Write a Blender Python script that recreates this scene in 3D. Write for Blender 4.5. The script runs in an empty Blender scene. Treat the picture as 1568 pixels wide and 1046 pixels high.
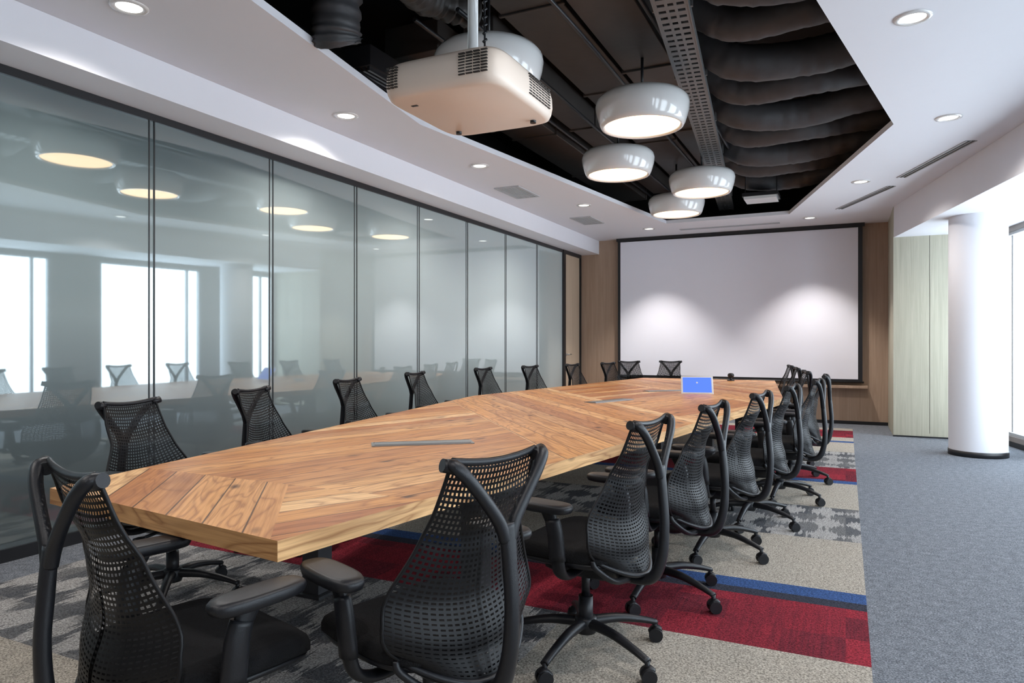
import bpy, bmesh, math, random
from mathutils import Vector, Matrix
random.seed(7)
S = bpy.context.scene
COL = S.collection

# ------------------------------------------------------------------ materials
def newmat(name):
    m = bpy.data.materials.new(name); m.use_nodes = True
    nt = m.node_tree
    return m, nt, nt.nodes["Principled BSDF"], nt.nodes["Material Output"]

def pmat(name, col, rough=0.5, metal=0.0, spec=0.5, bump=None, var=0.0, coat=0.0, emit=None, estr=0):
    m, nt, b, o = newmat(name)
    b.inputs["Base Color"].default_value = (*col, 1)
    b.inputs["Roughness"].default_value = rough
    b.inputs["Metallic"].default_value = metal
    b.inputs["Specular IOR Level"].default_value = spec
    b.inputs["Coat Weight"].default_value = coat
    tc = nt.nodes.new("ShaderNodeTexCoord")
    nz = nt.nodes.new("ShaderNodeTexNoise")
    nz.inputs["Scale"].default_value = bump[0] if bump else 6.0
    nz.inputs["Detail"].default_value = 4
    nt.links.new(tc.outputs["Object"], nz.inputs["Vector"])
    if var > 0:
        mx = nt.nodes.new("ShaderNodeMix"); mx.data_type = 'RGBA'
        mx.inputs["A"].default_value = (*[c*(1-var) for c in col], 1)
        mx.inputs["B"].default_value = (*[min(1, c*(1+var)) for c in col], 1)
        nt.links.new(nz.outputs["Fac"], mx.inputs["Factor"])
        nt.links.new(mx.outputs["Result"], b.inputs["Base Color"])
    if bump:
        bp = nt.nodes.new("ShaderNodeBump"); bp.inputs["Strength"].default_value = bump[1]
        bp.inputs["Distance"].default_value = 0.01
        nt.links.new(nz.outputs["Fac"], bp.inputs["Height"])
        nt.links.new(bp.outputs["Normal"], b.inputs["Normal"])
    if emit:
        b.inputs["Emission Color"].default_value = (*emit, 1)
        b.inputs["Emission Strength"].default_value = estr
    return m

def M(nt, op, a, b=None, c=None):
    n = nt.nodes.new("ShaderNodeMath"); n.operation = op
    for i, v in enumerate((a, b, c)):
        if v is None: continue
        if isinstance(v, (int, float)): n.inputs[i].default_value = v
        else: nt.links.new(v, n.inputs[i])
    return n.outputs[0]

def mixc(nt, f, a, b, mode='MIX'):
    n = nt.nodes.new("ShaderNodeMix"); n.data_type = 'RGBA'; n.blend_type = mode
    for k, v in (("Factor", f), ("A", a), ("B", b)):
        if isinstance(v, (int, float)): n.inputs[k].default_value = v
        elif isinstance(v, tuple): n.inputs[k].default_value = (*v, 1)
        else: nt.links.new(v, n.inputs[k])
    return n.outputs["Result"]

def ramp(nt, fac, stops, const=False):
    n = nt.nodes.new("ShaderNodeValToRGB")
    cr = n.color_ramp
    if const: cr.interpolation = 'CONSTANT'
    while len(cr.elements) > 1: cr.elements.remove(cr.elements[-1])
    cr.elements[0].position = stops[0][0]; cr.elements[0].color = (*stops[0][1], 1)
    for p, c in stops[1:]:
        e = cr.elements.new(p); e.color = (*c, 1)
    nt.links.new(fac, n.inputs["Fac"])
    return n.outputs["Color"]

def noise(nt, vec, scale, detail=3, rough=0.5, dist=0.0):
    n = nt.nodes.new("ShaderNodeTexNoise")
    n.inputs["Scale"].default_value = scale; n.inputs["Detail"].default_value = detail
    n.inputs["Roughness"].default_value = rough; n.inputs["Distortion"].default_value = dist
    nt.links.new(vec, n.inputs["Vector"])
    return n.outputs["Fac"]

def comb(nt, x, y, z):
    n = nt.nodes.new("ShaderNodeCombineXYZ")
    for i, v in enumerate((x, y, z)):
        if isinstance(v, (int, float)): n.inputs[i].default_value = v
        else: nt.links.new(v, n.inputs[i])
    return n.outputs[0]

def sep(nt, v):
    n = nt.nodes.new("ShaderNodeSeparateXYZ"); nt.links.new(v, n.inputs[0])
    return n.outputs

# table wood: uses UV (along, across)
def mat_tablewood(name="reclaimed_oak", k=1.0):
    m, nt, b, o = newmat(name)
    uv = nt.nodes.new("ShaderNodeTexCoord").outputs["UV"]
    u, v, _ = sep(nt, uv)
    W = 0.125
    vs = M(nt, 'DIVIDE', v, W)
    idx = M(nt, 'FLOOR', vs)
    fr = M(nt, 'FRACT', vs)
    wn = nt.nodes.new("ShaderNodeTexWhiteNoise"); wn.noise_dimensions = '1D'
    nt.links.new(M(nt, 'ADD', idx, 0.37), wn.inputs["W"])
    rnd = wn.outputs["Value"]
    ro = M(nt, 'MULTIPLY', rnd, 37.0)
    vec = comb(nt, M(nt, 'ADD', M(nt, 'MULTIPLY', u, 1.5), ro), M(nt, 'MULTIPLY', v, 7.0), ro)
    g1 = noise(nt, vec, 1.0, 2, 0.45, 0.7)
    rings = M(nt, 'PINGPONG', M(nt, 'MULTIPLY', g1, 15.0), 1.0)
    rings = M(nt, 'POWER', rings, 3.0)
    vec2 = comb(nt, M(nt, 'ADD', M(nt, 'MULTIPLY', u, 3.0), ro), M(nt, 'MULTIPLY', v, 90.0), 0.0)
    g2 = noise(nt, vec2, 1.0, 3, 0.6, 0.2)
    big = noise(nt, comb(nt, M(nt, 'ADD', M(nt, 'MULTIPLY', u, 0.9), ro), M(nt, 'MULTIPLY', v, 5.0), 3.0), 1.0, 3, 0.6)
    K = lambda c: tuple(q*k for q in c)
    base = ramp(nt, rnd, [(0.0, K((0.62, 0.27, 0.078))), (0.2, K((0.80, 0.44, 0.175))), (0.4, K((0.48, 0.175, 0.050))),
                          (0.58, K((0.70, 0.33, 0.11))), (0.76, K((0.88, 0.56, 0.27))), (1.0, K((0.42, 0.145, 0.044)))])
    c = mixc(nt, M(nt, 'MULTIPLY', rings, 0.6), base, K((0.23, 0.068, 0.016)))
    c = mixc(nt, M(nt, 'MULTIPLY', M(nt, 'MAXIMUM', M(nt, 'SUBTRACT', big, 0.48), 0.0), 2.4), c, K((0.26, 0.08, 0.02)))
    c = mixc(nt, M(nt, 'MULTIPLY', M(nt, 'MAXIMUM', M(nt, 'SUBTRACT', g2, 0.42), 0.0), 1.5), c, K((0.18, 0.055, 0.016)))
    vo = nt.nodes.new("ShaderNodeTexVoronoi"); vo.inputs["Scale"].default_value = 1.0
    nt.links.new(comb(nt, M(nt, 'ADD', M(nt, 'MULTIPLY', u, 3.0), ro), M(nt, 'MULTIPLY', v, 7.0), 0.0), vo.inputs["Vector"])
    kn = ramp(nt, vo.outputs["Distance"], [(0.06, (1, 1, 1)), (0.17, (0, 0, 0))])
    c = mixc(nt, M(nt, 'MULTIPLY', kn, 0.9), c, (0.05, 0.014, 0.005))
    e = M(nt, 'LESS_THAN', M(nt, 'MINIMUM', fr, M(nt, 'SUBTRACT', 1.0, fr)), 0.022)
    c = mixc(nt, M(nt, 'MULTIPLY', e, 0.85), c, (0.05, 0.018, 0.006))
    nt.links.new(c, b.inputs["Base Color"])
    nt.links.new(M(nt, 'ADD', 0.30, M(nt, 'MULTIPLY', g2, 0.2)), b.inputs["Roughness"])
    b.inputs["Specular IOR Level"].default_value = 0.33
    bp = nt.nodes.new("ShaderNodeBump"); bp.inputs["Strength"].default_value = 0.2; bp.inputs["Distance"].default_value = 0.003
    nt.links.new(g2, bp.inputs["Height"]); nt.links.new(bp.outputs["Normal"], b.inputs["Normal"])
    return m

def mat_veneer(name, c1, c2, pw=0.6, rough=0.5, sc=1.0):
    m, nt, b, o = newmat(name)
    x, y, z = sep(nt, nt.nodes.new("ShaderNodeTexCoord").outputs["Object"])
    xs = M(nt, 'ADD', x, y)
    idx = M(nt, 'FLOOR', M(nt, 'DIVIDE', xs, pw))
    vec = comb(nt, M(nt, 'MULTIPLY', xs, 30.0*sc), M(nt, 'MULTIPLY', idx, 5.3), M(nt, 'MULTIPLY', z, 0.9))
    g = noise(nt, vec, 1.0, 5, 0.68, 0.9)
    g2 = noise(nt, comb(nt, M(nt, 'MULTIPLY', xs, 220.0), 0.0, M(nt, 'MULTIPLY', z, 3.0)), 1.0, 2)
    c = ramp(nt, g, [(0.25, c1), (0.75, c2)])
    c = mixc(nt, M(nt, 'MULTIPLY', g2, 0.3), c, tuple(q*0.6 for q in c1))
    nt.links.new(c, b.inputs["Base Color"]); b.inputs["Roughness"].default_value = rough
    return m

def mat_carpet_grey():
    m, nt, b, o = newmat("grey_carpet")
    v = nt.nodes.new("ShaderNodeTexCoord").outputs["Object"]
    x, y, z = sep(nt, v)
    a = noise(nt, v, 130, 4, 0.75)
    s = noise(nt, v, 22, 4, 0.7)
    f = M(nt, 'ADD', M(nt, 'MULTIPLY', a, 0.78), M(nt, 'MULTIPLY', s, 0.22))
    c = ramp(nt, f, [(0.38, (0.055, 0.062, 0.073)), (0.5, (0.145, 0.158, 0.18)), (0.62, (0.31, 0.33, 0.36))])
    nt.links.new(c, b.inputs["Base Color"]); b.inputs["Roughness"].default_value = 0.95
    b.inputs["Specular IOR Level"].default_value = 0.1
    bp = nt.nodes.new("ShaderNodeBump"); bp.inputs["Strength"].default_value = 0.5; bp.inputs["Distance"].default_value = 0.01
    nt.links.new(a, bp.inputs["Height"]); nt.links.new(bp.outputs["Normal"], b.inputs["Normal"])
    return m

def mat_carpet_pattern():
    m, nt, b, o = newmat("striped_carpet")
    v = nt.nodes.new("ShaderNodeTexCoord").outputs["Object"]
    x, y, z = sep(nt, v)
    t = M(nt, 'DIVIDE', y, 12.0)
    beige = (0.375, 0.34, 0.29); red = (0.38, 0.028, 0.045); blue = (0.04, 0.085, 0.22); dark = (0.035, 0.038, 0.055); gr = (0.40, 0.39, 0.38)
    st = [(0, beige), (3.0, red), (3.58, dark), (3.70, blue), (3.84, beige), (4.79, gr), (5.75, beige), (6.78, blue), (6.92, red), (7.6, gr), (8.75, beige), (9.6, blue), (9.72, beige), (10.1, red), (10.9, beige)]
    c = ramp(nt, t, [(p/12.0, q) for p, q in st], True)
    W = (1, 1, 1); K = (0, 0, 0)
    pm = ramp(nt, t, [(p/12.0, q) for p, q in [(0, K), (4.79, W), (5.75, K), (7.6, W), (8.75, K)]], True)
    rm = ramp(nt, t, [(p/12.0, q) for p, q in [(0, K), (3.0, W), (3.58, K), (6.92, W), (7.6, K), (10.1, W), (10.9, K)]], True)
    nl = M(nt, 'MULTIPLY', M(nt, 'LESS_THAN', x, -1.15), M(nt, 'MULTIPLY', M(nt, 'GREATER_THAN', y, 1.72), M(nt, 'LESS_THAN', y, 3.0)))
    mask = M(nt, 'MAXIMUM', pm, nl)
    fx = M(nt, 'ABSOLUTE', M(nt, 'SUBTRACT', M(nt, 'FRACT', M(nt, 'DIVIDE', x, 0.25)), 0.5))
    fy = M(nt, 'ABSOLUTE', M(nt, 'SUBTRACT', M(nt, 'FRACT', M(nt, 'DIVIDE', y, 0.34)), 0.5))
    dm = M(nt, 'ADD', fx, fy)
    sn = noise(nt, comb(nt, M(nt, 'MULTIPLY', x, 40.0), M(nt, 'MULTIPLY', y, 2.0), 0.0), 1.0, 3, 0.7)
    pat = M(nt, 'GREATER_THAN', M(nt, 'ADD', dm, M(nt, 'MULTIPLY', M(nt, 'SUBTRACT', sn, 0.5), 1.5)), 0.5)
    tile = nt.nodes.new("ShaderNodeTexWhiteNoise"); tile.noise_dimensions = '2D'
    nt.links.new(comb(nt, M(nt, 'FLOOR', M(nt, 'DIVIDE', x, 0.25)), M(nt, 'FLOOR', M(nt, 'DIVIDE', y, 0.25)), 0.0), tile.inputs["Vector"])
    tv = tile.outputs["Value"]
    pc = mixc(nt, pat, (0.36, 0.35, 0.34), (0.075, 0.08, 0.09))
    pc = mixc(nt, M(nt, 'MULTIPLY', tv, 0.4), pc, (0.28, 0.27, 0.26))
    c = mixc(nt, mask, c, pc)
    rs = noise(nt, comb(nt, M(nt, 'MULTIPLY', x, 70.0), M(nt, 'MULTIPLY', y, 3.0), 0.0), 1.0, 2, 0.6)
    rf = M(nt, 'MULTIPLY', rm, M(nt, 'MULTIPLY', M(nt, 'ADD', M(nt, 'MULTIPLY', tv, 0.8), rs), 0.68))
    c = mixc(nt, rf, c, (0.085, 0.016, 0.026))
    a = noise(nt, v, 130, 4, 0.75)
    c = mixc(nt, 1.0, c, ramp(nt, a, [(0.36, (0.30, 0.30, 0.30)), (0.63, (1.45, 1.45, 1.45))]), 'MULTIPLY')
    nt.links.new(c, b.inputs["Base Color"]); b.inputs["Roughness"].default_value = 0.95
    b.inputs["Specular IOR Level"].default_value = 0.1
    bp = nt.nodes.new("ShaderNodeBump"); bp.inputs["Strength"].default_value = 0.5; bp.inputs["Distance"].default_value = 0.01
    nt.links.new(a, bp.inputs["Height"]); nt.links.new(bp.outputs["Normal"], b.inputs["Normal"])
    return m

def mat_glasswall():
    m, nt, b, o = newmat("film_backed_glass")
    nt.nodes.remove(b)
    v = nt.nodes.new("ShaderNodeTexCoord").outputs["Object"]
    x, y, z = sep(nt, v)
    # gradient privacy film: densest at eye level, fading to top and bottom; room light painted in towards the screen end
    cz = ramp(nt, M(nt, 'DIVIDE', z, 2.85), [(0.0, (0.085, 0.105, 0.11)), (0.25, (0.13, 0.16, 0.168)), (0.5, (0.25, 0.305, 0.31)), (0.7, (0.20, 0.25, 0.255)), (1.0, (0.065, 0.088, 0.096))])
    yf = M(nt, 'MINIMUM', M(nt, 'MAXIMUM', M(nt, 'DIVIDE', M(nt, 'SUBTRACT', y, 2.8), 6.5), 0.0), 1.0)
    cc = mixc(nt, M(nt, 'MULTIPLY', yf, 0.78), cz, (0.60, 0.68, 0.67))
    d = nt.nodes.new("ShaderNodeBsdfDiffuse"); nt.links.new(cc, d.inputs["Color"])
    g = nt.nodes.new("ShaderNodeBsdfGlossy"); g.inputs["Roughness"].default_value = 0.025
    g.inputs["Color"].default_value = (0.86, 0.95, 0.96, 1)
    fr = nt.nodes.new("ShaderNodeFresnel"); fr.inputs["IOR"].default_value = 2.0
    f = M(nt, 'MINIMUM', M(nt, 'ADD', M(nt, 'MULTIPLY', fr.outputs[0], 1.4), 0.05), 0.68)
    mx = nt.nodes.new("ShaderNodeMixShader")
    nt.links.new(f, mx.inputs[0]); nt.links.new(d.outputs[0], mx.inputs[1]); nt.links.new(g.outputs[0], mx.inputs[2])
    nt.links.new(mx.outputs[0], o.inputs[0])
    return m

def mat_emit(name, col, s, stripes=0):
    m, nt, b, o = newmat(name)
    b.inputs["Base Color"].default_value = (*col, 1)
    b.inputs["Emission Color"].default_value = (*col, 1)
    b.inputs["Emission Strength"].default_value = s
    if stripes:
        x, y, z = sep(nt, nt.nodes.new("ShaderNodeTexCoord").outputs["Object"])
        f = M(nt, 'FRACT', M(nt, 'MULTIPLY', y, stripes))
        e = M(nt, 'ADD', M(nt, 'MULTIPLY', f, 0.25*s), 0.85*s)
        nt.links.new(e, b.inputs["Emission Strength"])
    return m

MT = dict(
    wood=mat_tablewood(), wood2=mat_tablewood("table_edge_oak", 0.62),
    brown=mat_veneer("oak_veneer", (0.32, 0.215, 0.15), (0.47, 0.34, 0.25)),
    green=mat_veneer("ash_green_veneer", (0.39, 0.37, 0.285), (0.56, 0.54, 0.43), 0.42),
    doorw=mat_veneer("door_veneer", (0.50, 0.38, 0.27), (0.64, 0.51, 0.38), 1.0),
    white=pmat("white_paint", (0.74, 0.745, 0.79), 0.75, var=0.01),
    soff=pmat("soffit_paint", (0.76, 0.765, 0.81), 0.75, var=0.01),
    taupe=pmat("taupe_paint", (0.28, 0.25, 0.235), 0.8, var=0.03),
    black=pmat("black_metal", (0.010, 0.010, 0.012), 0.4, var=0.1),
    void=pmat("void_black", (0.008, 0.007, 0.007), 0.9, var=0.1),
    duct=pmat("duct_wrap", (0.045, 0.044, 0.047), 0.55, bump=(9, 0.5), var=0.4),
    duct2=pmat("duct_brown", (0.034, 0.028, 0.025), 0.5, bump=(9, 0.2), var=0.3),
    tray=pmat("galvanised_tray", (0.14, 0.14, 0.14), 0.45, 0.4, var=0.15),
    frame=pmat("chair_plastic", (0.0095, 0.010, 0.0125), 0.38, spec=0.35, bump=(500, 0.12), var=0.05),
    mesh=pmat("chair_elastomer", (0.005, 0.005, 0.006), 0.45, spec=0.25, var=0.05),
    fabric=pmat("seat_fabric", (0.008, 0.008, 0.009), 0.95, spec=0.2, bump=(300, 0.6), var=0.2),
    leg=pmat("steel_leg", (0.05, 0.05, 0.055), 0.45, 0.5, var=0.1),
    alu=pmat("brushed_aluminium", (0.26, 0.26, 0.26), 0.35, 0.7, var=0.1),
    screen=pmat("screen_fabric", (0.78, 0.78, 0.85), 0.9, var=0.01),
    enamel=pmat("white_enamel", (0.70, 0.69, 0.68), 0.16, coat=0.7, var=0.01),
    proj=pmat("projector_shell", (0.86, 0.72, 0.61), 0.4, var=0.02),
    vent=pmat("vent_grey", (0.45, 0.46, 0.48), 0.5, var=0.05),
    lamp=mat_emit("lamp_diffuser", (1.0, 0.64, 0.34), 3.6),
    down=mat_emit("downlight_lens", (1.0, 0.96, 0.9), 2.5),
    blind=mat_emit("daylit_blind", (0.78, 0.90, 1.0), 5.6, 9),
    tablet=mat_emit("tablet_display", (0.06, 0.15, 0.70), 0.6),
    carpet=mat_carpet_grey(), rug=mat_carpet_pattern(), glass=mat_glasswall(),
    steel=pmat("satin_steel", (0.6, 0.6, 0.6), 0.3, 1.0, var=0.05),
)

# ------------------------------------------------------------------ mesh helpers
def box(bm, x0, x1, y0, y1, z0, z1, mi=0):
    vs = [bm.verts.new((x, y, z)) for z in (z0, z1) for y in (y0, y1) for x in (x0, x1)]
    for q in ((0, 2, 3, 1), (4, 5, 7, 6), (0, 1, 5, 4), (1, 3, 7, 5), (3, 2, 6, 7), (2, 0, 4, 6)):
        f = bm.faces.new([vs[i] for i in q]); f.material_index = mi
    return vs

def prism(bm, poly, z0, z1, mi=0):
    a = [bm.verts.new((p[0], p[1], z0)) for p in poly]
    b = [bm.verts.new((p[0], p[1], z1)) for p in poly]
    n = len(poly)
    fs = [bm.faces.new(a[::-1]), bm.faces.new(b)]
    for i in range(n):
        fs.append(bm.faces.new((a[i], a[(i+1) % n], b[(i+1) % n], b[i])))
    for f in fs: f.material_index = mi

def cr(pts, sub):
    P = [pts[0]] + list(pts) + [pts[-1]]
    out = []
    for i in range(1, len(P)-2):
        p0, p1, p2, p3 = P[i-1:i+3]
        for k in range(sub):
            t = k/sub
            out.append([0.5*(2*b+(c-a)*t+(2*a-5*b+4*c-d)*t*t+(-a+3*b-3*c+d)*t**3) for a, b, c, d in zip(p0, p1, p2, p3)])
    out.append(list(pts[-1]))
    return out

def sweep(bm, pts, rad, n=10, mi=0, hint=(1, 0, 0), sub=5, smooth=True, power=1.0):
    R = []
    for i in range(len(pts)):
        r = rad[i] if isinstance(rad, list) else rad
        if not isinstance(r, tuple): r = (r, r)
        R.append(r)
    full = cr([tuple(p)+r for p, r in zip(pts, R)], sub) if sub > 1 else [tuple(p)+r for p, r in zip(pts, R)]
    C = [Vector(f[:3]) for f in full]
    rings = []
    H = Vector(hint)
    for i, c in enumerate(C):
        t = (C[min(i+1, len(C)-1)] - C[max(i-1, 0)]).normalized()
        s = (H - t*H.dot(t))
        if s.length < 1e-4: s = t.orthogonal()
        s.normalize(); q = t.cross(s)
        a, b = full[i][3], full[i][4]
        ring = []
        for k in range(n):
            th = 2*math.pi*k/n
            ring.append(bm.verts.new(c + s*(a*math.cos(th)) + q*(b*math.sin(th))))
        rings.append(ring)
    for i in range(len(rings)-1):
        for k in range(n):
            f = bm.faces.new((rings[i][k], rings[i][(k+1) % n], rings[i+1][(k+1) % n], rings[i+1][k]))
            f.material_index = mi; f.smooth = smooth
    for r in (rings[0][::-1], rings[-1]):
        f = bm.faces.new(r); f.material_index = mi
    return rings

def cyl(bm, p0, p1, r, n=16, mi=0, r2=None):
    h = (0, 0, 1) if abs((Vector(p1)-Vector(p0)).normalized().z) < 0.9 else (1, 0, 0)
    return sweep(bm, [p0, p1], [(r, r), (r2 if r2 is not None else r,)*2], n, mi, h, 1)

def lathe(bm, prof, cx, cy, n=32, mi=0, cap=None):
    rings = []
    for r, z in prof:
        rings.append([bm.verts.new((cx+r*math.cos(2*math.pi*k/n), cy+r*math.sin(2*math.pi*k/n), z)) for k in range(n)])
    for i in range(len(rings)-1):
        for k in range(n):
            f = bm.faces.new((rings[i][k], rings[i][(k+1) % n], rings[i+1][(k+1) % n], rings[i+1][k]))
            f.material_index = mi; f.smooth = True
    return rings

def slab(bm, cx, cy, prof, a, b, ex=4.0, n=32, mi=0, bend=None, rot=0):
    rings = []
    cr_, sr_ = math.cos(rot), math.sin(rot)
    for z, s in prof:
        ring = []
        for k in range(n):
            th = 2*math.pi*k/n
            c, q = math.cos(th), math.sin(th)
            x = a*s*math.copysign(abs(c)**(2/ex), c); y = b*s*math.copysign(abs(q)**(2/ex), q)
            zz = z + (bend(x, y) if bend else 0)
            ring.append(bm.verts.new((cx+x*cr_-y*sr_, cy+x*sr_+y*cr_, zz)))
        rings.append(ring)
    for i in range(len(rings)-1):
        for k in range(n):
            f = bm.faces.new((rings[i][k], rings[i][(k+1) % n], rings[i+1][(k+1) % n], rings[i+1][k]))
            f.material_index = mi; f.smooth = True
    for r in (rings[0][::-1], rings[-1]):
        f = bm.faces.new(r); f.material_index = mi; f.smooth = True

def mkmesh(name, bm, mats):
    bmesh.ops.recalc_face_normals(bm, faces=bm.faces)
    me = bpy.data.meshes.new(name); bm.to_mesh(me); bm.free()
    for m in mats: me.materials.append(MT[m])
    return me

def mkobj(name, bm, mats, loc=(0, 0, 0), rot=0, parent=None, bevel=0):
    o = bpy.data.objects.new(name, mkmesh(name, bm, mats)); COL.objects.link(o)
    o.location = loc; o.rotation_euler = (0, 0, rot)
    if parent: o.parent = parent
    if bevel:
        md = o.modifiers.new("bevel", 'BEVEL'); md.width = bevel; md.segments = 3; md.limit_method = 'ANGLE'
    return o

def empty(name, loc=(0, 0, 0), rot=0):
    e = bpy.data.objects.new(name, None); COL.objects.link(e)
    e.location = loc; e.rotation_euler = (0, 0, rot); e.empty_display_size = 0.1
    return e

# ------------------------------------------------------------------ room
XL, YF, YB = -4.33, 11.9, -2.6
ZC, ZS, ZR = 3.07, 2.83, 2.66
RW = 3.84
RANG = math.atan(0.2)
xr = lambda y: RW - 0.2*y
xs = lambda y: 0.58 - 0.208*(y-10.6)

bm = bmesh.new()
box(bm, XL-0.3, 5.2, YB-0.2, YF+0.2, -0.12, 0.0)
mkobj("floor", bm, ["carpet"])
bm = bmesh.new()
box(bm, -3.95, 0.09, -1.5, 11.2, 0.0005, 0.006)
mkobj("patterned_carpet", bm, ["rug"])

bm = bmesh.new(); box(bm, XL-0.25, 5.2, YF, YF+0.15, 0, ZC); mkobj("wall_far", bm, ["brown"])
bm = bmesh.new(); box(bm, XL-0.25, 5.2, YB-0.15, YB, 0, ZC); mkobj("wall_back", bm, ["taupe"])
bm = bmesh.new(); box(bm, XL-0.25, XL-0.05, YB, YF, 0, ZC); mkobj("wall_left", bm, ["taupe"])
bm = bmesh.new()
box(bm, 0.576, 2.0, 10.6, YF, 0, ZC, 0)
for x in (0.576+0.42, 0.576+0.84):
    box(bm, x-0.002, x+0.002, 10.598, 10.6, 0.06, ZR, 1)
mkobj("wall_partition", bm, ["green", "black"])
bm = bmesh.new()
box(bm, 0.57, 1.74, 10.59, 10.6, 0, 0.02)
mkobj("baseboard_partition", bm, ["black"])
bm = bmesh.new(); box(bm, XL, 0.576, YF-0.012, YF, 0.0, 0.05); mkobj("baseboard_far", bm, ["black"])

wins = [(-1.6, -0.1), (0.6, 2.1), (2.8, 4.4), (5.15, 6.8), (7.5, 9.25), (9.7, 10.75)]
bm = bmesh.new()
yp = YB*1.02-0.2
Z0w, Z1w = 0.12, 2.60
for a, b_ in wins:
    box(bm, 0, 0.2, yp, a, 0, ZC); yp = b_
    box(bm, 0, 0.2, a, b_, 0, Z0w); box(bm, 0, 0.2, a, b_, Z1w, ZC)
box(bm, 0, 0.2, yp, 12.2, 0, ZC)
mkobj("wall_right", bm, ["taupe"], (RW, 0, 0), RANG)
for i, (a, b_) in enumerate(wins):
    e = empty("window_%d" % (i+1), (RW, 0, 0), RANG)
    bm = bmesh.new()
    t = 0.04
    box(bm, 0.02, 0.12, a, a+t, Z0w, Z1w); box(bm, 0.02, 0.12, b_-t, b_, Z0w, Z1w)
    box(bm, 0.02, 0.12, a+t, b_-t, Z0w, Z0w+t); box(bm, 0.02, 0.12, a+t, b_-t, Z1w-t, Z1w)
    box(bm, 0.06, 0.12, b_-0.26, b_-0.22, Z0w+t, Z1w-t)
    mkobj("frame", bm, ["vent"], parent=e)
    bm = bmesh.new()
    box(bm, 0.13, 0.14, a+0.005, b_-0.005, Z0w+0.005, Z1w-0.005)
    mkobj("daylit_pane", bm, ["blind"], parent=e)
bm = bmesh.new(); box(bm, -0.012, 0, -2.6, 10.8, 0, 0.06); mkobj("baseboard_right", bm, ["black"], (RW, 0, 0), RANG)

# ceiling with hexagonal opening
hexo = [(-2.55, 0.9), (-0.75, 0.9), (0.36, 6.6), (-0.72, 10.57), (-2.47, 10.6), (-3.2, 4.9)]
outer = [(XL-0.2, YB), (5.0, YB), (5.0, YF), (XL-0.2, YF)]
bm = bmesh.new()
for z in (ZC, ZC+0.05):
    ed = []
    for loop in (outer, hexo):
        vs = [bm.verts.new((p[0], p[1], z)) for p in loop]
        ed += [bm.edges.new((vs[i], vs[(i+1) % len(vs)])) for i in range(len(vs))]
    bmesh.ops.triangle_fill(bm, use_beauty=True, use_dissolve=False, edges=ed)
for i in range(6):
    p, q = hexo[i], hexo[(i+1) % 6]
    bm.faces.new([bm.verts.new((p[0], p[1], ZC)), bm.verts.new((q[0], q[1], ZC)), bm.verts.new((q[0], q[1], ZC+0.05)), bm.verts.new((p[0], p[1], ZC+0.05))])
bmesh.ops.remove_doubles(bm, verts=bm.verts, dist=1e-5)
mkobj("ceiling", bm, ["white"])
bm = bmesh.new(); box(bm, XL-0.05, -3.98, YB, YF-0.0, ZS, ZC-0.001); mkobj("trim_left_soffit", bm, ["soff"])
bm = bmesh.new()
prism(bm, [(xs(YB), YB), (xr(YB)+0.1, YB), (xr(10.6)+0.1, 10.6), (0.58, 10.6)], ZR, ZC-0.001)
mkobj("trim_right_soffit", bm, ["soff"])

# void above the ceiling
bm = bmesh.new()
box(bm, XL, 5.0, YB, YF, 4.05, 4.15)
box(bm, XL-0.1, XL, YB, YF, ZC+0.06, 4.05); box(bm, 5.0, 5.1, YB, YF, ZC+0.06, 4.05)
box(bm, XL, 5.0, YF, YF+0.1, ZC+0.06, 4.05); box(bm, XL, 5.0, YB-0.1, YB, ZC+0.06, 4.05)
mkobj("ceiling_void", bm, ["void"])

# ------------------------------------------------------------------ glass partition
gp = empty("glass_partition")
mull = [11.03-1.11*k for k in range(0, 13)]
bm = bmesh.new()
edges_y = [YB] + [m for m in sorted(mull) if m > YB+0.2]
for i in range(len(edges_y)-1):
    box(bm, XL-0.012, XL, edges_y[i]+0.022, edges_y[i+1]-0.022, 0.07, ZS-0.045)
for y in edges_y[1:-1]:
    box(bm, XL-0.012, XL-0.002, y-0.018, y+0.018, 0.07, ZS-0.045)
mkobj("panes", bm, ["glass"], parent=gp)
bm = bmesh.new()
for y in edges_y[1:-1]:
    for s in (-1, 1):
        box(bm, XL-0.015, XL+0.004, y+s*0.020-0.004, y+s*0.020+0.004, 0.07, ZS-0.045)
box(bm, XL-0.03, XL+0.02, YB, 11.03, ZS-0.05, ZS)
box(bm, XL-0.03, XL+0.02, YB, 11.03, 0, 0.075)
box(bm, XL-0.03, XL+0.03, 10.99, 11.06, 0, ZS)
mkobj("tracks", bm, ["black"], parent=gp)

# door
d = empty("door_1")
bm = bmesh.new(); box(bm, XL-0.03, XL+0.0, 11.09, 11.83, 0.01, ZS-0.06); mkobj("leaf", bm, ["doorw"], parent=d)
bm = bmesh.new()
box(bm, XL-0.04, XL+0.03, 11.06, 11.09, 0, ZS); box(bm, XL-0.04, XL+0.03, 11.83, 11.86, 0, ZS); box(bm, XL-0.04, XL+0.03, 11.09, 11.83, ZS-0.06, ZS)
mkobj("frame", bm, ["black"], parent=d)
bm = bmesh.new()
cyl(bm, (XL, 11.17, 1.05), (XL+0.05, 11.17, 1.05), 0.012, 12)
cyl(bm, (XL+0.05, 11.16, 1.05), (XL+0.05, 11.30, 1.05), 0.01, 12)
cyl(bm, (XL, 11.17, 1.05), (XL+0.008, 11.17, 1.05), 0.027, 16)
mkobj("handle", bm, ["steel"], parent=d)

# ------------------------------------------------------------------ column
bm = bmesh.new()
cx, cy = 1.33, 9.24
lathe(bm, [(0.28, 0.06), (0.28, ZR)], cx, cy, 48, 0)
lathe(bm, [(0.0, 0.0), (0.287, 0.0), (0.287, 0.06), (0.28, 0.062)], cx, cy, 48, 1)
mkobj("round_column", bm, ["white", "black"])

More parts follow.
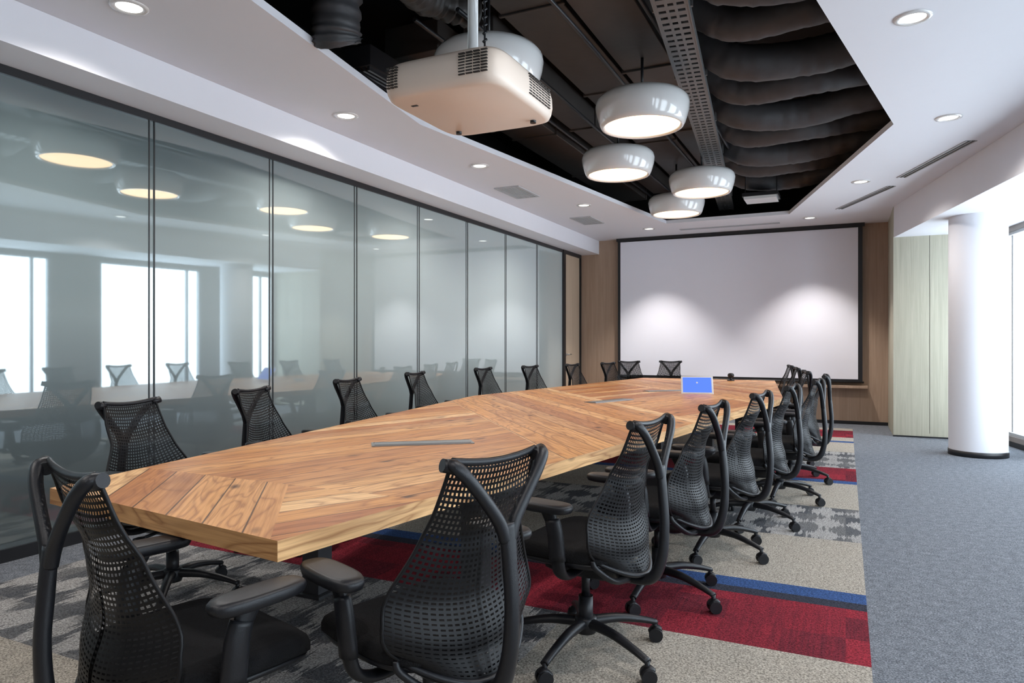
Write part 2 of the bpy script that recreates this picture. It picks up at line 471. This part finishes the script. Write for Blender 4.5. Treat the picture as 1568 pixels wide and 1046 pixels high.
# ------------------------------------------------------------------ projection screen
ps = empty("projection_screen")
ys = 11.80
sx0, sx1, sz0, sz1 = -3.6, 0.23, 0.66, 3.02
bm = bmesh.new(); box(bm, sx0+0.045, sx1-0.06, ys, ys+0.008, sz0+0.035, sz1-0.015); mkobj("viewing_surface", bm, ["screen"], parent=ps)
bm = bmesh.new()
box(bm, sx0, sx0+0.045, ys-0.004, ys+0.012, sz0, sz1); box(bm, sx1-0.06, sx1, ys-0.004, ys+0.012, sz0, sz1)
box(bm, sx0+0.045, sx1-0.06, ys-0.004, ys+0.012, sz0, sz0+0.035); box(bm, sx0+0.045, sx1-0.06, ys-0.004, ys+0.012, sz1-0.015, sz1)
box(bm, sx0-0.02, sx1+0.03, ys-0.03, ys+0.04, sz1, ZC-0.002)
cyl(bm, (sx0-0.02, ys+0.004, sz0-0.01), (sx1+0.02, ys+0.004, sz0-0.01), 0.016, 12)
mkobj("border", bm, ["black"], parent=ps)
bm = bmesh.new(); box(bm, -3.5, 0.3, 11.72, YF-0.013, 0.56, 0.60); mkobj("wall_shelf", bm, ["brown"], bevel=0.003)

# ------------------------------------------------------------------ downlights
DL = [(0.34, 4.48), (0.75, 6.59), (0.154, 8.78), (-0.47, 11.0), (-3.61, 4.45), (-3.39, 6.3), (-3.12, 8.7), (-2.83, 10.95), (-3.50, 2.50), (0.1, 2.2), (-3.3, 0.2), (-0.2, 0.0), (-1.8, -1.6)]  # entries at and behind the camera are unseen, added as fill light
for i, (x, y) in enumerate(DL):
    bm = bmesh.new()
    r = lathe(bm, [(0.098, ZC-0.001), (0.096, ZC-0.008), (0.075, ZC-0.010), (0.066, ZC-0.003)], 0, 0, 32, 0)
    r = lathe(bm, [(0.066, ZC-0.003), (0.05, ZC-0.0015), (0.001, ZC-0.0012)], 0, 0, 32, 1)
    o = mkobj("ceiling_downlight", bm, ["enamel", "down"], (x, y, 0))
    L = bpy.data.lights.new("downlight_beam", 'SPOT')
    wallw = y > 10.5
    L.energy = 165 if wallw else 66
    L.spot_size = math.radians(88 if wallw else 148); L.spot_blend = 0.65 if wallw else 0.7; L.shadow_soft_size = 0.04
    L.color = (1.0, 0.95, 0.91)
    lo = bpy.data.objects.new("beam", L); COL.objects.link(lo); lo.location = (0, 0, ZC-0.03); lo.parent = o

for (x, y) in ((-3.57, 7.6), (-3.46, 9.8)):
    bm = bmesh.new()
    box(bm, -0.16, 0.16, -0.32, -0.29, -0.012, 0); box(bm, -0.16, 0.16, 0.29, 0.32, -0.012, 0)
    box(bm, -0.16, -0.13, -0.29, 0.29, -0.012, 0); box(bm, 0.13, 0.16, -0.29, 0.29, -0.012, 0)
    box(bm, -0.13, 0.13, -0.29, 0.29, -0.002, 0, 1)
    for k in range(9):
        xx = -0.115+k*0.0288
        box(bm, xx-0.007, xx+0.007, -0.29, 0.29, -0.010, -0.002)
    mkobj("ceiling_vent", bm, ["vent", "black"], (x, y, ZC-0.0005))
def slot(p, q):
    p, q = Vector(p), Vector(q); d_ = q-p; L_ = d_.length; a = math.atan2(d_.y, d_.x)
    bm = bmesh.new()
    box(bm, 0, L_, -0.05, -0.034, -0.008, 0); box(bm, 0, L_, 0.034, 0.05, -0.008, 0)
    box(bm, 0, L_, -0.004, 0.004, -0.006, 0)
    box(bm, 0, L_, -0.034, 0.034, -0.002, 0, 1)
    mkobj("linear_diffuser", bm, ["vent", "black"], (p.x, p.y, ZC-0.0005), a)
slot((-0.08, 10.45), (0.48, 9.18)); slot((0.55, 8.75), (1.02, 7.43)); slot((-2.4, 11.25), (-0.9, 11.25))

# ------------------------------------------------------------------ pendants
PL = [(-2.15, 4.12), (-1.45, 5.40), (-2.09, 6.85), (-1.48, 8.08), (-2.03, 9.28)]
for x, y in PL:
    bm = bmesh.new()
    z = 2.95
    prof = [(0.292, z+0.014), (0.302, z), (0.318, z+0.002), (0.335, z+0.03), (0.357, z+0.10), (0.368, z+0.16), (0.362, z+0.20), (0.335, z+0.235), (0.28, z+0.252), (0.16, z+0.258), (0.06, z+0.26), (0.03, z+0.31), (0.0, z+0.315)]
    lathe(bm, prof, 0, 0, 48, 0)
    lathe(bm, [(0.292, z+0.014), (0.15, z+0.018), (0.001, z+0.02)], 0, 0, 48, 1)
    cyl(bm, (0, 0, z+0.30), (0, 0, 3.62 if x < -1.7 else 3.50), 0.012, 8, 2)
    mkobj("pendant_lamp", bm, ["enamel", "lamp", "black"], (x, y, 0))

# ------------------------------------------------------------------ projector
pj = empty("ceiling_projector", (-1.52, 2.76, 2.29), 0)
bm = bmesh.new()
slab(bm, 0, 0, [(0.0, 0.90), (0.008, 0.955), (0.03, 0.985), (0.06, 1.0), (0.10, 0.995), (0.132, 0.97), (0.150, 0.92), (0.153, 0.8)], 0.29, 0.325, 7.0, 64, 0)
o = mkobj("body", bm, ["proj"], parent=pj)
bm = bmesh.new()
for k in range(8):
    z = 0.038+k*0.012
    for xx in range(4):
        x0 = 0.112+xx*0.034
        box(bm, x0, x0+0.028, -0.3275, -0.318, z, z+0.0045)
    for xx in range(3):
        x0 = -0.24+xx*0.02
        box(bm, x0, x0+0.014, -0.3275, -0.316, z, z+0.0045)
    for yy in range(7):
        y0 = -0.02+yy*0.034
        box(bm, 0.283, 0.2918, y0, y0+0.026, z, z+0.0045)
mkobj("vents", bm, ["duct2"], parent=pj)
bm = bmesh.new()
cyl(bm, (-0.08, 0.30, 0.07), (-0.08, 0.36, 0.07), 0.05, 32)
for sx in (-0.2, 0.2):
    cyl(bm, (sx, 0.22, -0.012), (sx, 0.22, 0.01), 0.014, 16)
box(bm, -0.20, -0.17, -0.20, -0.185, -0.002, 0.004)
mkobj("lens_and_feet", bm, ["black"], parent=pj)
bm = bmesh.new()
slab(bm, 0, 0, [(0.150, 1), (0.174, 1)], 0.11, 0.11, 4, 32, 0)
for sx in (-1, 1):
    for sy in (-1, 1):
        sweep(bm, [(0, 0, 0.165), (sx*0.16, sy*0.18, 0.162), (sx*0.17, sy*0.19, 0.147)], (0.012, 0.006), 8, 0, (0, 0, 1), 3)
cyl(bm, (0, 0, 0.16), (0, 0, 1.74), 0.024, 20)
cyl(bm, (0, 0, 0.16), (0, 0, 0.22), 0.04, 20)
mkobj("mount", bm, ["enamel"], parent=pj)
bm = bmesh.new()
sweep(bm, [(0.06, 0.0, 0.15), (0.055, 0.01, 0.5), (0.06, 0.0, 1.1), (0.04, 0, 1.74)], 0.005, 6, 0)
for k in range(40):
    cyl(bm, (0.05, 0.0, 0.17+k*0.035), (0.066, 0.01, 0.185+k*0.035), 0.006, 6)
mkobj("cable", bm, ["black"], parent=pj)

# ------------------------------------------------------------------ services in the void
p, q = Vector((-0.82, 2.73, 0)), Vector((-1.70, 11.4, 0))
dv = q-p; Lt = dv.length; a = math.atan2(dv.y, dv.x)
bm = bmesh.new()
for y0 in (-0.10, -0.035, 0.02, 0.085):
    box(bm, 0, Lt, y0, y0+0.018, 0, 0.006)
n = int(Lt/0.09)
for k in range(n+1):
    box(bm, k*0.09, k*0.09+0.055, -0.10, 0.103, 0.0015, 0.0075)
box(bm, 0, Lt, -0.108, -0.10, -0.004, 0.06); box(bm, 0, Lt, 0.103, 0.111, -0.004, 0.06)
for k in range(7):
    xx = 0.5+k*1.2
    box(bm, xx, xx+0.02, -0.125, -0.111, 0.02, 0.66); box(bm, xx, xx+0.02, 0.114, 0.127, 0.02, 0.66)
mkobj("cable_tray", bm, ["tray"], (p.x, p.y, 3.35), a)
trx = lambda y: -0.82-0.1015*(y-2.73)
rr = random.Random(3)
def duct(name, pts, r, mat, n=28, wr=0.1, jit=0.02):
    bm = bmesh.new()
    path = cr([tuple(p) for p in pts], 16)
    rads = []
    for i in range(len(path)):
        f = r*(1+wr*math.sin(i*1.9)*0.35+wr*(rr.random()-0.5))
        rads.append((f, f*(0.94+0.06*rr.random())))
    rings = sweep(bm, path, rads, n, 0, (0, 0, 1), 1)
    for ring in rings:
        for v in ring:
            v.co += Vector((rr.uniform(-1, 1), rr.uniform(-1, 1), rr.uniform(-1, 1)))*r*jit
    mkobj(name, bm, [mat])
for (y, r, z, dy) in ((3.75, .15, 3.60, .03), (4.45, .135, 3.46, -.04), (5.05, .12, 3.50, .05), (5.65, .135, 3.43, -.03), (6.3, .125, 3.46, .05), (6.95, .135, 3.42, -.05), (7.65, .125, 3.45, .05), (8.35, .135, 3.42, -.03), (9.05, .125, 3.45, .04), (9.8, .135, 3.44, -.03)):
    x = trx(y)
    duct("insulated_duct", [(x-0.35, y, 3.86), (x+0.02, y+dy*.3, 3.70), (x+.35, y+dy, z), (x+.9, y-dy, z-.03), (x+1.5, y+dy, z+.02), (x+2.3, y, z)], r, "duct", wr=0.05)
duct("hanging_duct", [(-2.75, 3.35, 4.0), (-2.82, 3.4, 3.6), (-2.85, 3.42, 3.2), (-2.86, 3.44, 3.12)], 0.15, "duct", 28, 0.12)
duct("hanging_duct", [(-2.35, 4.3, 3.55), (-2.5, 4.0, 3.55), (-2.42, 3.6, 3.45), (-2.40, 3.3, 3.4)], 0.10, "duct2", 28, 0.3)
for (x0, x1, y0, y1, z0, z1) in ((-2.25, -1.78, 4.0, 10.4, 3.62, 3.9), (-1.66, -1.25, 3.3, 10.4, 3.5, 3.72), (-3.2, -2.72, 4.4, 10.4, 3.42, 3.66), (-2.62, -2.36, 4.6, 10.4, 3.5, 3.7), (-0.55, 0.6, 2.2, 3.4, 3.5, 3.8)):
    bm = bmesh.new(); box(bm, x0, x1, y0, y1, z0, z1)
    y = y0+0.5
    while y < y1:
        box(bm, x0-0.02, x1+0.02, y, y+0.03, z0-0.015, z1+0.015); y += 1.8
    mkobj("rectangular_duct", bm, ["duct2"], bevel=0.008)
bm = bmesh.new()
for x in (-2.32, -1.72, -1.2, -2.66):
    sweep(bm, [(x, 4.0, 3.46), (x+0.02, 5, 3.45), (x, 7, 3.46), (x+0.01, 10.4, 3.46)], 0.016, 8, 0, (0, 0, 1), 4)
mkobj("service_pipes", bm, ["black"])
bm = bmesh.new(); box(bm, -1.2, -0.8, 9.5, 9.85, 3.12, 3.16); box(bm, -1.22, -0.78, 9.48, 9.87, 3.155, 3.2, 1)  # small white panel box hung in the void
for sx in (-1.2, -0.81): box(bm, sx, sx+0.01, 9.6, 9.62, 3.16, 3.9, 1)
mkobj("white_panel_box", bm, ["enamel", "black"])
bm = bmesh.new()
for k in range(5):
    box(bm, -3.14+k*0.04, -3.12+k*0.04, 3.9, 5.1, 3.13, 3.16)
box(bm, -3.16, -2.94, 3.88, 5.12, 3.16, 3.3)
mkobj("return_air_grille", bm, ["black"])

# ------------------------------------------------------------------ table
tb = empty("conference_table")
ZT, TH = 0.73, 0.056
TP = [(-1.345, 1.38), (-0.53, 7.0), (-0.88, 10.2), (-2.72, 10.2), (-3.3, 6.0), (-2.57, 1.53)]
D1 = Vector((-0.64, 0.768)).normalized(); N1 = Vector((D1.y, -D1.x))
DB = Vector((0.30, 0.954)).normalized(); DA = Vector((0.45, 0.893)).normalized()
bm = bmesh.new()
uvl = bm.loops.layers.uv.new("UVMap")
top = bm.faces.new([bm.verts.new((x, y, ZT)) for x, y in TP])
seams = [-0.17, 0.99, 2.35, 3.5, 4.8, 5.9, 7.1]
def cut(co, no):
    bmesh.ops.bisect_plane(bm, geom=bm.verts[:]+bm.edges[:]+bm.faces[:], plane_co=co, plane_no=no, dist=1e-5)
for s in seams:
    cut((N1.x*s, N1.y*s, 0), (N1.x, N1.y, 0))
cut((0, 1.95, 0), (0, 1, 0))
for f in bm.faces:
    c = f.calc_center_median(); n1 = N1.x*c.x+N1.y*c.y
    if c.y < 1.95:
        z = 0 if n1 < seams[0] else 1; dr = D1 if z == 0 else DA
    else:
        z = 2
        for s in seams[1:]:
            if n1 > s: z += 1
        dr = DB if z % 2 == 0 else D1
    pr = Vector((dr.y, -dr.x))
    for l in f.loops:
        p_ = Vector((l.vert.co.x, l.vert.co.y))
        l[uvl].uv = (p_.dot(dr)+z*13.7, p_.dot(pr)+z*20.25+50)
n = len(TP)
for i in range(n):
    a_, b_ = TP[i], TP[(i+1) % n]
    vs = [bm.verts.new((a_[0], a_[1], ZT-TH)), bm.verts.new((b_[0], b_[1], ZT-TH)), bm.verts.new((b_[0], b_[1], ZT)), bm.verts.new((a_[0], a_[1], ZT))]
    f = bm.faces.new(vs)
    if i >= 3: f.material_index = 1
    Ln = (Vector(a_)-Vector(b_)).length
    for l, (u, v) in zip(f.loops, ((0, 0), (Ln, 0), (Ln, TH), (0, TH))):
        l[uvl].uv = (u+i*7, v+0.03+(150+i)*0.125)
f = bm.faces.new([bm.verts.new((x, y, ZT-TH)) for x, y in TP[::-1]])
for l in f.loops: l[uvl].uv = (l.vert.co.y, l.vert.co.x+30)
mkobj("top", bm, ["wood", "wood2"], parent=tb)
bm = bmesh.new()
for y in (2.7, 4.7, 6.7, 8.9):
    w = 0.45 if y < 4 else 0.75
    for sx in (-1, 1):
        x = -1.92+sx*w+(0.0)
        box(bm, x-0.05, x+0.05, y-0.05, y+0.05, 0.02, ZT-TH)
        box(bm, x-0.08, x+0.08, y-0.08, y+0.08, 0.006, 0.02)
    box(bm, -1.92-w, -1.92+w, y-0.03, y+0.03, ZT-TH-0.07, ZT-TH-0.001)
box(bm, -1.97, -1.87, 2.7, 8.9, ZT-TH-0.065, ZT-TH-0.002)
mkobj("steel_legs", bm, ["leg"], parent=tb)

def flap(x, y, L_, ang):
    bm = bmesh.new()
    box(bm, -L_/2, L_/2, -0.065, 0.065, 0, 0.005, 0)
    box(bm, -L_/2+0.015, L_/2-0.015, -0.05, 0.035, 0.005, 0.008, 0)
    box(bm, -L_/2+0.012, L_/2-0.012, 0.040, 0.058, 0.005, 0.0065, 1)
    mkobj("cable_access_flap", bm, ["alu", "black"], (x, y, ZT), ang)
flap(-1.97, 3.04, 0.52, math.radians(38)); flap(-1.90, 5.98, 0.55, math.radians(70)); flap(-1.75, 7.5, 0.5, math.radians(45))

tp = empty("tablet_computer", (-1.36, 7.2, ZT+0.001), math.radians(14))
bm = bmesh.new()
box(bm, -0.16, 0.16, 0, 0.012, 0, 0.22, 0)
mkobj("casing", bm, ["enamel"], parent=tp, bevel=0.004).rotation_euler = (math.radians(-38), 0, 0)
bm = bmesh.new(); box(bm, -0.142, 0.142, -0.002, 0.0, 0.018, 0.202, 0)
mkobj("display", bm, ["tablet"], parent=tp).rotation_euler = (math.radians(-38), 0, 0)
bm = bmesh.new()
prism(bm, [(-0.12, 0.0), (0.12, 0.0), (0.12, 0.13), (-0.12, 0.13)], 0.0, 0.01)
sweep(bm, [(0, 0.12, 0.005), (0, 0.11, 0.08), (0, 0.08, 0.11)], 0.01, 8, 0)
mkobj("stand", bm, ["enamel"], parent=tp)
bm = bmesh.new()
slab(bm, 0, 0, [(0, 1), (0.01, 1), (0.014, 0.9)], 0.05, 0.05, 2, 24)
cyl(bm, (0, 0, 0.01), (0, 0, 0.05), 0.015, 12)
slab(bm, 0, 0, [(0.045, 0.5), (0.055, 0.85), (0.075, 1), (0.095, 0.85), (0.105, 0.5)], 0.045, 0.04, 2, 24)
cyl(bm, (0, -0.03, 0.075), (0, -0.05, 0.075), 0.022, 16)
mkobj("conference_webcam", bm, ["black"], (-1.42, 9.9, ZT))

# ------------------------------------------------------------------ chair
def interp(tab, v):
    for i in range(len(tab)-1):
        if v <= tab[i+1][0]:
            t = (v-tab[i][0])/(tab[i+1][0]-tab[i][0]); t = t*t*(3-2*t)
            return tab[i][1]*(1-t)+tab[i+1][1]*t
    return tab[-1][1]
WT = [(0, .205), (.14, .268), (.26, .266), (.75, .168), (1, .152)]
YT = [(0, -.255), (.15, -.235), (.38, -.205), (.62, -.22), (.85, -.258), (1, -.28)]
def back_pt(u, v):
    w = interp(WT, v); x = u*w
    y = interp(YT, v) + (0.10*(1-v)**1.2+0.006)*u*u
    z = 0.365+0.575*v + 0.075*u*u*(1-v)**2 + 0.014*(u*u)*(v**3)
    return Vector((x, y, z))
def web_pt(u, v):
    # strands sag in arcs towards the middle of the back, denser around the lumbar
    vv = v - 0.055*math.sin(math.pi*v)*(1-u*u)
    uu = u*(1-0.10*math.sin(math.pi*v)*(1-abs(u)))
    return back_pt(uu, min(1, max(0, vv)))
def build_chair():
    bm = bmesh.new()
    t = bmesh.new(); NU, NV = 25, 42
    g = [[t.verts.new(web_pt(-1+2*i/NU, j/NV)) for i in range(NU+1)] for j in range(NV+1)]
    for j in range(NV):
        for i in range(NU):
            t.faces.new((g[j][i], g[j][i+1], g[j+1][i+1], g[j+1][i]))
    bmesh.ops.wireframe(t, faces=t.faces[:], thickness=0.0074, offset=0.0, use_replace=True, use_boundary=True, use_even_offset=True)
    for f in t.faces: f.material_index = 1; f.smooth = False
    tm = bpy.data.meshes.new("tmp"); t.to_mesh(tm); t.free(); bm.from_mesh(tm); bpy.data.meshes.remove(tm)
    for s in (-1, 1):
        sweep(bm, [back_pt(s, k/12) for k in range(13)], 0.0055, 6, 1, (0, 1, 0), 2)
    sweep(bm, [back_pt(-1+2*k/12, 0) for k in range(13)], (0.011, 0.009), 8, 0, (0, 1, 0), 2)
    sweep(bm, [back_pt(-1+2*k/8, 1) for k in range(9)], (0.007, 0.010), 8, 0, (0, 1, 0), 2)
    # Y tower
    sweep(bm, [(0, -.06, .350), (0, -.2, .338), (0, -.285, .355), (0, -.322, .44), (0, -.332, .56), (0, -.325, .67), (0, -.315, .785)],
          [(.034, .018), (.034, .02), (.030, .022), (.025, .02), (.022, .018), (.022, .018), (.027, .016)], 14, 0, (1, 0, 0), 6)
    for s in (-1, 1):
        sweep(bm, [(s*.008, -.318, .740), (s*.030, -.316, .790), (s*.078, -.314, .852), (s*.128, -.308, .910), (s*.160, -.294, .945), (s*.165, -.270, .950)],
              [(.018, .016), (.018, .016), (.017, .015), (.017, .016), (.018, .015), (.013, .012)], 12, 0, (1, 0, 0), 6)
        cyl(bm, (s*.140, -.283, .937), (s*.182, -.272, .948), .017, 14, 0)
        sweep(bm, [(s*.05, -.2, .345), (s*.15, -.19, .365), (s*.218, -.155, .42), (s*.225, -.145, .45)], [(.02, .012), (.018, .011), (.013, .01), (.008, .008)], 10, 0, (0, 1, 0), 4)
    def bend(x, y):
        return -0.035*max(0, (y-0.10)/0.14)**2 + 0.012*(x/0.25)**2
    slab(bm, 0, .03, [(.395, .86), (.405, .95), (.42, .98)], .25, .24, 3.4, 40, 0, bend)
    slab(bm, 0, .03, [(.418, .95), (.43, 1.0), (.45, 1.0), (.466, .97), (.474, .90), (.476, .7), (.473, .35)], .252, .243, 3.4, 40, 2, bend)
    slab(bm, 0, .0, [(.325, .8), (.34, 1), (.385, 1), (.396, .9)], .085, .16, 5, 28, 0)
    cyl(bm, (.08, .04, .36), (.23, .05, .355), .008, 8, 0); slab(bm, .24, .05, [(.345, .9), (.352, 1), (.362, .9)], .03, .018, 3, 16, 0)
    cyl(bm, (0, 0, .1), (0, 0, .23), .029, 18, 0); cyl(bm, (0, 0, .23), (0, 0, .335), .017, 16, 0)
    slab(bm, 0, 0, [(.085, .9), (.095, 1), (.14, 1), (.15, .85)], .045, .045, 2, 24, 0)
    for k in range(5):
        th = math.radians(90+72*k+18); c, s = math.cos(th), math.sin(th)
        sweep(bm, [(c*.02, s*.02, .125), (c*.14, s*.14, .122), (c*.25, s*.25, .10), (c*.325, s*.325, .078)],
              [(.024, .022), (.021, .018), (.018, .014), (.017, .011)], 10, 0, (-s, c, 0), 4)
        cyl(bm, (c*.32, s*.32, .045), (c*.32, s*.32, .082), .010, 10, 0)
        ph = th+random.Random(k).uniform(-1, 1); ax = Vector((-math.sin(ph), math.cos(ph), 0)); ct = Vector((c*.325, s*.325, .029))
        for sg in (-1, 1):
            cyl(bm, ct+ax*(sg*.006), ct+ax*(sg*.026), .0285, 18, 0)
        fw = Vector((math.cos(ph), math.sin(ph), 0))
        sweep(bm, [ct-fw*.028+Vector((0, 0, .008)), ct+Vector((0, 0, .03)), ct+fw*.022+Vector((0, 0, .02))], [(.018, .006), (.022, .007), (.018, .006)], 8, 0, tuple(ax), 4)
    for s in (-1, 1):
        sweep(bm, [(s*.07, -.02, .37), (s*.20, -.03, .37), (s*.268, -.035, .40), (s*.292, -.035, .47), (s*.298, -.025, .56), (s*.30, 0, .635)],
              [(.024, .014), (.026, .014), (.028, .016), (.026, .016), (.022, .014), (.032, .014)], 12, 0, (0, 1, 0), 5)
        sweep(bm, [(s*.290, -.036, .45), (s*.297, -.030, .55), (s*.2985, -.018, .60)], [(.033, .021), (.032, .021), (.03, .02)], 12, 0, (0, 1, 0), 3)
        slab(bm, s*.305, .02, [(.630, .8), (.634, .95), (.645, 1), (.655, .99), (.662, .93), (.664, .75)], .047, .125, 3, 32, 0, None, s*0.06)
    return mkmesh("office_chair", bm, ["frame", "mesh", "fabric"])
CH = build_chair()
def chair(top, deg):
    r = math.radians(deg)
    f = Vector((-math.sin(r), math.cos(r)))
    c = Vector(top)+f*0.285
    o = bpy.data.objects.new("office_chair", CH); COL.objects.link(o)
    o.location = (c.x, c.y, 0.006); o.rotation_euler = (0, 0, r)
chairs = [((-.81, 1.61), 72), ((-.66, 2.61), 82), ((-.56, 3.40), 84), ((-.436, 4.25), 83), ((-.32, 5.05), 85), ((-.19, 5.90), 85),
          ((-.16, 6.80), 90), ((-.36, 7.72), 100), ((-.50, 8.62), 98), ((-.63, 9.5), 100),
          ((-3.24, 2.31), -84), ((-3.41, 3.27), -78), ((-3.60, 4.45), -83), ((-3.82, 5.75), -84), ((-3.78, 7.1), -92), ((-3.6, 8.02), -97),
          ((-3.38, 8.95), -97), ((-3.16, 9.85), -104), ((-3.10, 10.75), 215), ((-2.52, 11.1), 178),
          ((-1.62, 1.0), -14)]
for t_, d_ in chairs: chair(t_, d_)

# ------------------------------------------------------------------ world, camera
w = bpy.data.worlds.new("World"); S.world = w; w.use_nodes = True
w.node_tree.nodes["Background"].inputs[0].default_value = (0.75, 0.85, 1, 1)
w.node_tree.nodes["Background"].inputs[1].default_value = 0.6
cam = bpy.data.cameras.new("Camera"); co = bpy.data.objects.new("Camera", cam); COL.objects.link(co)
cam.sensor_width = 36; cam.lens = 24.45; cam.shift_y = 0.0013; cam.clip_start = 0.05
co.location = (0, 0, 1.25); co.rotation_euler = (math.radians(90), 0, math.radians(25.63))
S.camera = co
try:
    S.view_settings.view_transform = 'Standard'
    S.view_settings.look = 'None'
    S.view_settings.exposure = 0.35
except Exception as ex:
    print(ex)
